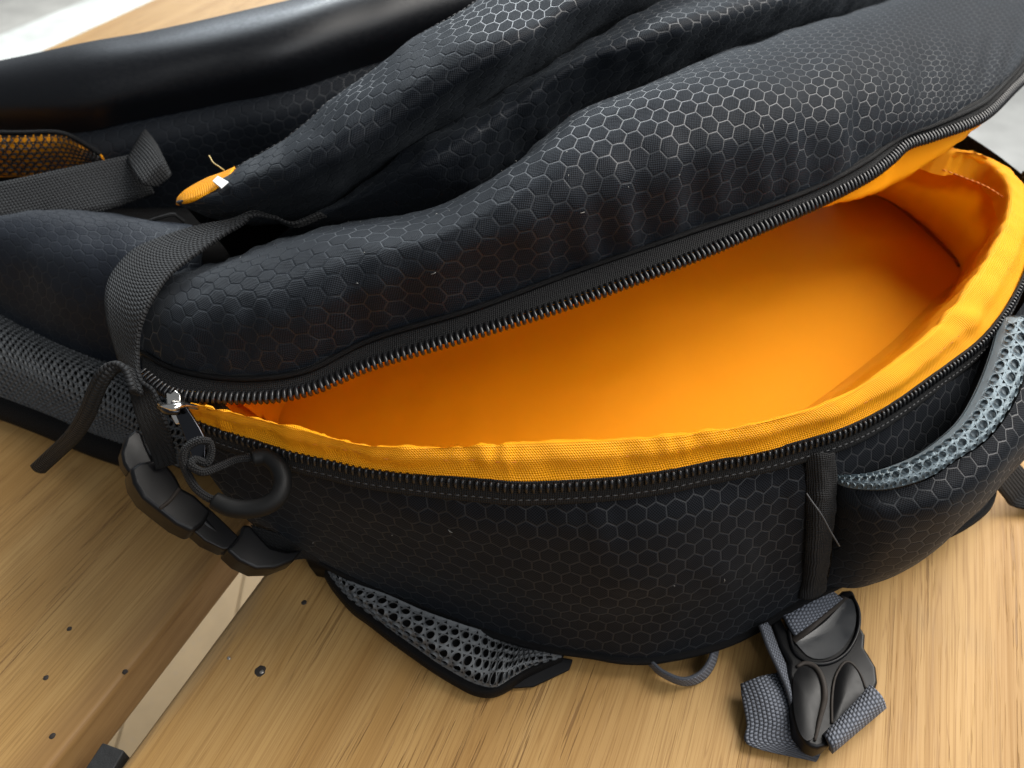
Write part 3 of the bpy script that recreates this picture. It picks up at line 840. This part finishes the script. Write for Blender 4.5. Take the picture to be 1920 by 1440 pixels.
for i, (a, b) in enumerate(BIND):
    f = i/(nb-1)
    A = P(a[0], a[1], .1002); B = P(b[0], b[1], .111 if i < 21 else .112+(i-20)*.004)
    if i == 0: B = P(b[0], b[1], .104)
    inn = (W(.06, .285, 0)-W(B.x, B.y, 0)).normalized()
    mid = A.lerp(B, .5)-inn*.0012+W(0, 0, .0016)
    C1 = B+inn*.0022+W(0, 0, -.002); C2 = B+inn*.003+W(0, 0, -.012)
    bcols.append([A-inn*.0006+W(0, 0, -.002), A.lerp(B, .2), mid, A.lerp(B, .85)+W(0, 0, .001), B, C1, C2])
    fold.append(C1-inn*.0008)
g = displace(grid_from_cols(bcols, 260, 34), lambda u, v, p: (.0012*noise.noise(Vector((u*70, v*1.6, 2)))+.0009*nz(p, 45, 2)-.0008*abs(noise.noise(Vector((u*120, v*2, 9)))))*min(1, v*4))
grid_obj('rim_binding', g, M['bind'], bag, flip=True)
bind_g = g
stitches('binding_stitching', [g[10][i] + grid_normals(g)[10][i]*-.0002 for i in range(4, 250, 2)], M['thread_orange'], bag, .0028, .0020, .0002)

stitches('binding_stitching', [P(x, y, z) for x, y, z in ((1716, 302, .112), (1750, 312, .1115), (1800, 330, .110), (1850, 350, .108), (1884, 372, .106))], M['thread_orange'], bag, .0025, .0022, .0004)

# --- orange lining of the compartment: walls and floor
floor_plan = [(-.098, .222), (-.092, .218), (-.075, .212), (-.052, .208), (-.038, .206), (-.024, .204), (-.005, .203), (.012, .203), (.025, .204), (.05, .208), (.07, .214), (.085, .222),
              (.12, .243), (.155, .27), (.19, .30), (.21, .32), (.228, .338), (.243, .352), (.25, .362), (.252, .372), (.25, .39), (.246, .41), (.240, .43), (.228, .447), (.205, .46)]
lw = []
for i, (x, y) in enumerate(floor_plan):
    B = fold[i]; Fp = W(x, y, .041)
    m1 = B.lerp(Fp, .35)+W(0, 0, -.004); m2 = B.lerp(Fp, .75)+W(0, 0, -.008)
    m2.z = max(m2.z, .044)
    lw.append([B, m1, m2, Fp])
g = displace(grid_from_cols(lw, 140, 24), lambda u, v, p: (.0026*nz(p, 40, 31)+.0012*nz(p, 85, 33)-.005*abs(noise.noise(Vector((u*26, v*1.2, 4))))*min(1, max(0, u-.55)*4))*math.sin(math.pi*v))
grid_obj('lining_wall', g, M['orange'], bag)
front = [q for q in g[-1]]
back = spline([W(-.104, .226, .041), W(-.104, .26, .041), W(-.07, .32, .041), W(.02, .375, .041), W(.12, .425, .041), W(.19, .455, .041), W(.205, .46, .041)], 140)
fg = [[front[i].lerp(back[i], t/23)+W(0, 0, .0) for i in range(140)] for t in range(24)]
fg = displace(fg, lambda u, v, p: (.0035*nz(p, 14, 3)-.001-.0012*abs(nz(p, 38, 8)))*math.sin(math.pi*v))
grid_obj('lining_floor', fg, M['orange'], bag)
# seam at the corner of the lining
tube('lining_seam', [front[i]+W(-.001, 0, .0008) for i in range(106, 139, 4)], [.0008, .0016, .0018, .0016, .0014], cloth_mat('seam_tape', (.35, .09, .01), .08), bag, 40, 8)
# back wall, rises behind the floor to the lid
bw = []
for i in range(0, 140, 10):
    q = back[i]; f = i/139; zt = .084+.042*min(1, f*1.3)
    bw.append([q+W(0, -.002, -.002), W(q.x, q.y+.004, .06), W(q.x, q.y, zt-.02), W(q.x, q.y-.012, zt)])
grid_obj('lining_back', grid_from_cols(bw, 60, 16), M['orange'], bag)
le = [[fold[0]+W(-.001, .001, -.006), W(-.103, .21, .07), front[0]], [fold[0]+W(-.004, .006, -.008), W(-.108, .216, .07), W(-.104, .226, .040)], [W(-.110, .226, .090), W(-.112, .24, .07), W(-.106, .25, .040)]]
grid_obj('lining_end', grid_from_cols(le, 16, 12), M['orange'], bag)
# lid underside: lining hanging from the zip
hang = {9: 4, 10: 12, 11: 38, 12: 62, 13: 76, 14: 68, 15: 32, 16: 17, 17: 8}
lu = []
for i, z in enumerate(Z_UP):
    p = V3(z)
    hp = hang.get(i, 0)*.00026
    k = min(1, i/8+.12)
    lu.append([p+W(0, .0012, .001), p+W(0, .0016, -.001-hp*.5), p+W(.0, .0025, -.0015-hp), p+W(-.002, .02*k, -.001-hp*.6), p+W(-.004, .042*k, -.004), p+W(-.006, .062*k, -.010)])
g = displace(grid_from_cols(lu, 160, 30), lambda u, v, p: .0012*nz(p, 60, 41)*min(1, v*4))
grid_obj('lid_lining', g, M['orange'], bag)

# --- far right end closing the lid
re = [[W(.275, .40, .13), W(.285, .41, .09), W(.28, .42, .05), W(.27, .42, .02)], [W(.27, .46, .12), W(.28, .47, .09), W(.275, .48, .05), W(.26, .47, .02)], [W(.22, .52, .11), W(.23, .53, .08), W(.22, .53, .05), W(.2, .52, .02)]]

# --- zip slider, pull, cord and rubber grip
slider = slab('zip_slider', [(311, 735, .110), (320, 738, .111), (327, 731, .1115), (336, 740, .111), (337, 752, .110), (341, 770, .107), (336, 795, .103), (329, 797, .103), (321, 782, .105), (312, 760, .108)], .0030, M['metal'], bag, .0006, up=-FW)
tube('slider_bridge', [(298, 757, .1105), (310, 763, .1125), (328, 764, .114), (345, 760, .1125), (372, 764, .1085)], [.0007, .0011, .0014, .0011, .0008], M['metal'], slider, 24, 8)
tube('slider_collar', [(300, 762, .1095), (318, 770, .1125), (338, 771, .112)], [.0012, .0017, .0012], M['dark_metal'], slider, 16, 8)
slab('pull_tab', [(334, 752, .1135), (344, 757, .1135), (372, 800, .108), (386, 826, .1045), (384, 866, .100), (376, 872, .099), (360, 858, .100), (338, 800, .107), (326, 772, .111)], .0014, M['dark_metal'], slider, .0004, up=-FW, smooth_n=0)
tube('zip_cord', [(392, 828, .106), (372, 826, .109), (350, 840, .108), (343, 862, .105), (352, 890, .100), (368, 916, .096), (388, 932, .093), (408, 940, .091)], .0014, M['cord'], bag, 50, 8)
tube('zip_cord', [(392, 828, .106), (396, 848, .103), (388, 868, .101), (366, 862, .103), (358, 872, .1035), (380, 885, .1005), (410, 876, .099), (445, 862, .098), (485, 858, .097)], .0014, M['cord'], bag, 60, 8)
grip = tube('cord_grip', [(474, 860, .0975), (500, 857, .097), (521, 874, .0955), (530, 902, .093), (522, 930, .091), (498, 948, .0895), (464, 955, .089), (430, 951, .090), (402, 938, .0915)], [.0028, .0031, .0032, .0032, .0032, .0032, .0032, .0031, .0029], M['rubber'], bag, 60, 14)

# --- compression strap on the left, running to the buckle
ribbon('compression_strap',
       [(600, 398, .124), (547, 418, .124), (510, 404, .127), (474, 394, .130), (433, 412, .127), (372, 424, .124), (300, 447, .122), (250, 470, .122), (213, 510, .121), (199, 550, .119), (202, 600, .115), (213, 643, .111), (227, 684, .107), (240, 717, .104), (258, 783, .096), (284, 850, .085), (292, 880, .08)],
       [(612, 405, .120), (553, 426, .121), (518, 413, .125), (480, 403, .129), (452, 423, .127), (417, 443, .126), (350, 490, .126), (317, 517, .126), (293, 550, .125), (273, 587, .122), (261, 627, .117), (259, 667, .112), (265, 713, .108), (290, 735, .105), (312, 790, .097), (326, 840, .086), (332, 868, .08)],
       M['web'], bag, 140, 11)
tl = [(258, 735, .109), (246, 700, .112), (232, 686, .114), (214, 686, .114), (194, 703, .112), (178, 735, .105), (163, 775, .094), (138, 815, .078), (104, 848, .060), (72, 878, .046)]
ribbon('strap_tail', [(x-11, y-7, z) for x, y, z in tl], [(x+12, y+5, z-.004) for x, y, z in tl], M['web'], bag, 70, 7, .0022, crown=.0012)
# left buckle: curved plastic pieces in a row
def bar(name, pts, half_w, half_t, mat, parent, wdir, n=30, seg=20, power=4.0):
    path = spline(pts, n)
    verts, faces = [], []
    m = len(half_w)-1
    for i, p in enumerate(path):
        f = i/(n-1)*m; k = min(int(f), m-1)
        hw = half_w[k]+(half_w[k+1]-half_w[k])*(f-k); ht = half_t[k]+(half_t[k+1]-half_t[k])*(f-k)
        t = (path[min(i+1, n-1)]-path[max(i-1, 0)]).normalized()
        w = (wdir-t*wdir.dot(t)).normalized(); u = t.cross(w)
        for q in range(seg):
            a = 2*math.pi*q/seg
            c, s = math.cos(a), math.sin(a)
            verts.append(p+w*hw*math.copysign(abs(c)**(2/power), c)+u*ht*math.copysign(abs(s)**(2/power), s))
    for i in range(n-1):
        for q in range(seg):
            q2 = (q+1) % seg
            faces.append((i*seg+q, i*seg+q2, (i+1)*seg+q2, (i+1)*seg+q))
    faces.append(tuple(range(seg-1, -1, -1))); faces.append(tuple((n-1)*seg+q for q in range(seg)))
    return obj(name, verts, faces, mat, parent, None, True, 0, .0006)
wd = (P(330, 880, .075)-P(250, 930, .066)).normalized()
def plate(name, pts, zz, thick, parent, bev=.0014):
    return slab(name, [(x, y, z_of(x, y)+zz) for x, y in pts], thick, M['plastic'], parent, bev, up=-FW)
def z_of(x, y): return .084-.047*((x-235)/330*.62+(y-806)/255*.38)
bk = plate('buckle', [(244, 878), (262, 866), (290, 861), (312, 868), (330, 890), (342, 914), (366, 927), (398, 957), (384, 981), (362, 998), (330, 982), (299, 958), (268, 933), (250, 905)], .0055, .011, bag, .0016)
plate('strap_bar', [(228, 848), (238, 818), (253, 805), (266, 810), (274, 834), (290, 868), (264, 882), (243, 886), (231, 868)], .003, .006, bk, .0012)
plate('prong', [(350, 984), (370, 964), (388, 948), (420, 978), (448, 1006), (444, 1028), (418, 1030), (384, 1014)], .0022, .008, bk, .0007)
plate('socket', [(424, 1030), (438, 1016), (450, 1000), (455, 983), (470, 983), (488, 1004), (508, 1025), (538, 1033), (570, 1029), (550, 1053), (516, 1066), (480, 1067), (448, 1052)], .0034, .012, bk, .0014)
bar('buckle_core', [(x, y, z_of(x, y)-.001) for x, y in ((250, 850), (272, 895), (308, 938), (348, 966), (396, 1002), (440, 1032), (480, 1048))], [.0040, .0055, .0060, .0052, .0040, .0032, .0030], [.0026]*7, M['plastic'], bk, wd)
tube('buckle_seam', [(300, 953, z_of(300, 953)+.0062), (320, 937, z_of(320, 937)+.0064), (336, 916, z_of(336, 916)+.0062)], .0007, M['hole'], bk, 16, 6)
ribbon('buckle_webbing', [(470, 985, .054), (520, 1000, .046), (565, 1020, .038), (600, 1035, .032)], [(505, 1052, .036), (535, 1052, .034), (570, 1046, .03), (600, 1052, .026)], M['web'], bag, 30, 7)

# --- right side pocket with pale mesh trim
pk_cols = [
 [(1556, 897, .078), (1560, 950, .068), (1560, 1020, .050), (1556, 1070, .034), (1548, 1098, .024)],
 [(1586, 914, .080), (1596, 962, .074), (1607, 1022, .059), (1608, 1074, .040), (1600, 1103, .026)],
 [(1632, 920, .083), (1645, 966, .079), (1658, 1024, .064), (1655, 1072, .044), (1640, 1094, .029)],
 [(1679, 917, .085), (1694, 962, .081), (1707, 1012, .067), (1702, 1056, .048), (1682, 1078, .032)],
 [(1742, 898, .088), (1763, 942, .084), (1776, 985, .070), (1766, 1020, .051), (1736, 1046, .035)],
 [(1789, 867, .090), (1818, 908, .086), (1832, 942, .073), (1818, 972, .055), (1782, 1003, .038)],
 [(1851, 826, .092), (1884, 856, .088), (1896, 886, .075), (1880, 912, .058), (1850, 930, .040)],
 [(1898, 764, .094), (1944, 785, .090), (1958, 812, .078), (1938, 838, .060), (1905, 868, .042)],
 [(1928, 690, .096), (1985, 700, .090), (2000, 725, .078), (1985, 750, .060), (1950, 775, .042)],
 [(1938, 610, .097), W(.232, .254, .088), W(.242, .258, .070), W(.243, .258, .050), W(.237, .258, .030)],
]
g = displace(grid_from_cols(pk_cols, 110, 44), lambda u, v, p: .0014*nz(p, 45, 51)*math.sin(math.pi*v))
pocket = grid_obj('side_pocket', g, M['hex_wall'], bag, flip=True, refr=.1, rot=R(8))
tr_lo = [V3(c[0]) for c in pk_cols]
tr_up = [V3(p) for p in ((1560, 893, .079), (1586, 892, .0825), (1630, 889, .0865), (1668, 881, .0885), (1725, 860, .092), (1768, 836, .0945), (1822, 789, .0975), (1858, 728, .100), (1885, 655, .1015), (1900, 590, .102))]
tc = [[a+W(0, .0008, -.0005), a.lerp(b, .3)+W(0, -.0022, .0018), a.lerp(b, .65)+W(0, -.0016, .0024), b, b+W(-.002, .0035, -.004)] for a, b in zip(tr_lo, tr_up)]
g2 = grid_from_cols(tc, 90, 22)
trim = honeycomb('mesh_trim', [list(r) for r in g2], M['mesh_light'], bag, pitch=.0048, hole=.30, depth=-.0002, lift=-.0009)
grid_obj('trim_backing', [[p+W(0, .0006, -.0012) for p in r] for r in g2], plain('trim_cloth', (.10, .125, .14), .7), bag)
tb = [[tr_up[i]+W(-.002, .0035, -.004), tr_up[i]+W(-.003, .004, -.02), tr_up[i]+W(-.002, .003, -.05)] for i in range(len(tr_up))]
grid_obj('pocket_inner', grid_from_cols(tb, 60, 10), M['black'], bag)
# seam strip between side panel and pocket
ss = [[(1512, 848, .0935), (1535, 850, .0945), (1562, 848, .0930)], [(1512, 905, .081), (1540, 905, .083), (1566, 900, .081)], [(1514, 960, .0705), (1537, 960, .073), (1562, 958, .070)], [(1512, 1020, .0565), (1532, 1022, .058), (1556, 1022, .0545)],
      [(1508, 1075, .038), (1525, 1080, .040), (1548, 1080, .0355)], [(1498, 1120, .0235), (1518, 1120, .0245), (1545, 1106, .023)]]
g = displace(grid_from_cols(ss, 50, 12), lambda u, v, p: .0007*nz(p, 260, 3))
seam = grid_obj('seam_strip', g, M['tape'], bag, solid=.001, flip=True)
gn = grid_normals(g)
for j in (1, 6, 10):
    stitches('seam_stitching', [g[j][i]-gn[j][i]*-.0005 for i in range(50)], M['thread'], seam, .0024, .0018, .0003)
tube('loose_thread', [(1512, 925, .087), (1522, 940, .086), (1540, 965, .083), (1558, 998, .075), (1574, 1024, .068)], .0003, M['thread'], bag, 30, 6)
# dark strap end hanging behind the pocket
ribbon('pocket_strap', [(1862, 905, .030), (1885, 935, .014), (1900, 950, .006), (1960, 960, .004)], [(1900, 860, .032), (1930, 890, .018), (1960, 905, .008), (2000, 915, .004)], M['web'], bag, 24, 7)

# --- grey mesh pad flap under the front edge
fp_cols = [
 [(622, 1062, .020), (616, 1066, .018), (612, 1070, .014)],
 [(660, 1090, .022), (650, 1104, .020), (645, 1112, .012)],
 [(720, 1112, .022), (700, 1138, .0215), (690, 1152, .010)],
 [(790, 1142, .021), (768, 1176, .0215), (752, 1198, .009)],
 [(860, 1168, .018), (835, 1218, .019), (815, 1246, .008)],
 [(915, 1185, .013), (895, 1255, .014), (878, 1284, .007)],
 [(955, 1202, .009), (935, 1265, .013), (925, 1291, .007)],
 [(985, 1212, .008), (968, 1248, .012), (962, 1272, .007)],
 [(1010, 1216, .008), (1005, 1235, .011), (1003, 1250, .007)],
 [(1052, 1224, .008), (1056, 1228, .008), (1060, 1230, .006)],
]
g = displace(grid_from_cols(fp_cols, 70, 26), lambda u, v, p: -.0018*math.exp(-((u-.66)/.035)**2)*math.sin(math.pi*v)+.0008*nz(p, 70, 3))
honeycomb('pad_mesh', g, M['mesh'], bag, pitch=.0040, hole=.33, depth=.0007, lift=.0003)
grid_obj('pad_mesh_backing', [[p+W(0, .0015, -.0025) for p in r] for r in g], M['black'], bag)
e = g[-1]
bd = [[p+W(0, .001, .0012), p+W(-.0008, -.0012, .0004), p+W(-.0011, -.0018, -.003), W(p.x-.0004, p.y-.0006, .0006)] for p in e[::5]+[e[-1]]]
grid_obj('pad_binding', grid_from_cols(bd, 60, 10), M['black'], bag, flip=False)
slab('pad_flap', [(930, 1292, .003), (985, 1262, .004), (1050, 1232, .005), (1075, 1236, .004), (1068, 1256, .003), (1000, 1288, .0025)], .002, M['black'], bag, .0006)

# --- grey webbing loop under the front
ribbon('webbing_loop', [(1205, 1225, .010), (1222, 1240, .010), (1243, 1258, .010), (1280, 1272, .010), (1310, 1262, .010), (1328, 1240, .010), (1336, 1215, .010)],
       [(1205, 1232, .0045), (1220, 1248, .0035), (1243, 1268, .0025), (1284, 1284, .002), (1318, 1274, .002), (1338, 1248, .0025), (1346, 1220, .004)], M['web_grey'], bag, 50, 7, .0012)

# --- right buckle lying on the boards
ribbon('buckle_strap', [(1440, 1130, .018), (1467, 1155, .017), (1477, 1172, .0165), (1490, 1194, .013)], [(1520, 1075, .020), (1546, 1099, .019), (1560, 1108, .018), (1578, 1122, .014)], M['web_grey'], bag, 30, 9, .0015)
body_out = [(1446, 1168, .0135), (1462, 1152, .0135), (1490, 1200, .0135), (1580, 1106, .0135), (1600, 1104, .0135), (1614, 1140, .0135), (1612, 1170, .0135), (1624, 1190, .0135), (1622, 1214, .0135), (1630, 1226, .0135),
            (1644, 1250, .0135), (1647, 1278, .0135), (1640, 1300, .0135), (1550, 1398, .0135), (1534, 1404, .0135), (1516, 1398, .0135), (1494, 1370, .0135), (1484, 1330, .0135), (1482, 1290, .0135), (1478, 1262, .0135), (1480, 1240, .0135), (1462, 1212, .0135)]
buckle = slab('buckle', body_out, .0085, M['plastic'], bag, .0016)
def dome(name, outline, h, mat, parent, rings=6, dz=0.0):
    pts = spline([V3(p) for p in outline]+[V3(outline[0])], 41)[:-1]
    c = sum(pts, Vector())/len(pts)
    v, f = [], []
    n = len(pts)
    for r in range(rings+1):
        s = 1-r/rings
        for p in pts: q = c.lerp(p, max(s, .02)); v.append(q+W(0, 0, dz+h*(1-s*s)))
    for r in range(rings):
        for k in range(n): f.append((r*n+k, r*n+(k+1) % n, (r+1)*n+(k+1) % n, (r+1)*n+k))
    f.append(tuple(rings*n+k for k in range(n)))
    return obj(name, v, f, mat, parent)
Zt = .0140
dome('thumb_scoop', [(1492, 1206, Zt), (1545, 1168, Zt), (1592, 1122, Zt), (1604, 1146, Zt), (1602, 1178, Zt), (1580, 1215, Zt), (1550, 1234, Zt), (1518, 1232, Zt)], -.0004, plain('polished_plastic', (.014, .016, .019), .36, spec=.8), buckle, dz=.0001)
slab('strap_slot', [(1484, 1196, Zt), (1578, 1116, Zt), (1592, 1122, Zt), (1493, 1207, Zt)], .0002, M['hole'], buckle, 0)
tube('scoop_rim', [(1478, 1180, Zt), (1490, 1222, Zt), (1520, 1242, Zt), (1556, 1242, Zt), (1588, 1222, Zt), (1608, 1184, Zt), (1610, 1146, Zt), (1598, 1118, Zt)], .0008, M['plastic'], buckle, 50, 8)
dome('prong', [(1562, 1312, Zt), (1566, 1272, Zt), (1580, 1246, Zt), (1592, 1242, Zt), (1608, 1256, Zt), (1620, 1290, Zt), (1612, 1312, Zt), (1580, 1346, Zt), (1562, 1356, Zt)], .0012, M['plastic'], buckle)
tube('prong_seam', [(1560, 1356, Zt), (1560, 1310, Zt), (1566, 1270, Zt), (1582, 1243, Zt), (1596, 1243, Zt), (1612, 1262, Zt), (1623, 1290, Zt)], .0005, M['hole'], buckle, 40, 6)
dome('prong', [(1487, 1270, Zt), (1500, 1251, Zt), (1522, 1254, Zt), (1538, 1278, Zt), (1541, 1310, Zt), (1533, 1348, Zt), (1526, 1382, Zt), (1510, 1388, Zt), (1496, 1364, Zt), (1488, 1325, Zt)], .0010, M['plastic'], buckle)
tube('prong_seam', [(1494, 1250, Zt), (1510, 1243, Zt), (1530, 1252, Zt), (1543, 1278, Zt), (1546, 1310, Zt), (1538, 1345, Zt), (1528, 1388, Zt)], [.0006, .0010, .0012, .0012, .0010, .0008, .0005], M['hole'], buckle, 40, 8)
# webbing rolled round the lower bar
ribbon('buckle_strap_end', [(1544, 1378, .008), (1546, 1382, .0145), (1556, 1398, .0155), (1558, 1410, .010), (1556, 1408, .003)], [(1634, 1284, .008), (1636, 1288, .0145), (1652, 1306, .0155), (1659, 1324, .010), (1656, 1324, .003)], M['web_grey'], bag, 24, 9, .0015)
ribbon('side_strap', [(1424, 1172, .020), (1440, 1215, .0185), (1462, 1262, .016), (1478, 1300, .0145), (1486, 1340, .010)], [(1440, 1166, .014), (1456, 1210, .012), (1476, 1255, .010), (1490, 1296, .008), (1496, 1340, .005)], M['web_grey'], bag, 40, 7, .0013)
ec = [[(1462, 1260, .010), (1482, 1292, .0105), (1496, 1340, .008), (1506, 1390, .005), (1540, 1410, .003)], [(1425, 1268, .012), (1440, 1305, .0125), (1455, 1350, .009), (1468, 1394, .005), (1535, 1422, .003)],
      [(1388, 1282, .008), (1392, 1316, .008), (1400, 1356, .006), (1406, 1398, .004), (1530, 1429, .002)]]
grid_obj('strap_loose_end', grid_from_cols([list(r) for r in transpose(ec)], 40, 14), M['web_grey'], bag, solid=.0015, offset=1)

# --- specks of lint on the cloth
lv, lf = [], []
for gg, k in ((lid_g, 22), (side_g, 7)):
    NN = grid_normals(gg)
    for _ in range(k):
        j, i = random.randrange(6, len(gg)-8), random.randrange(20, len(gg[0])-60)
        nn = NN[j][i] if NN[j][i].dot(-FW) > 0 else -NN[j][i]
        p0 = gg[j][i]+nn*.0004
        d = nn.cross(Vector((random.uniform(-1, 1), random.uniform(-1, 1), random.uniform(-1, 1)))).normalized()*random.choice((.0002, .0003, .0004, .0009))
        e = nn.cross(d)*random.uniform(-.5, .5)
        v, f, u = tube_data([p0-d, p0+e*.5+nn*.0002, p0+d], .00008, 5)
        b = len(lv); lv += v; lf += [tuple(x+b for x in q) for q in f]
obj('lint', lv, lf, plain('pale_lint', (.30, .30, .28), .8), bag)['kind'] = 'stuff'
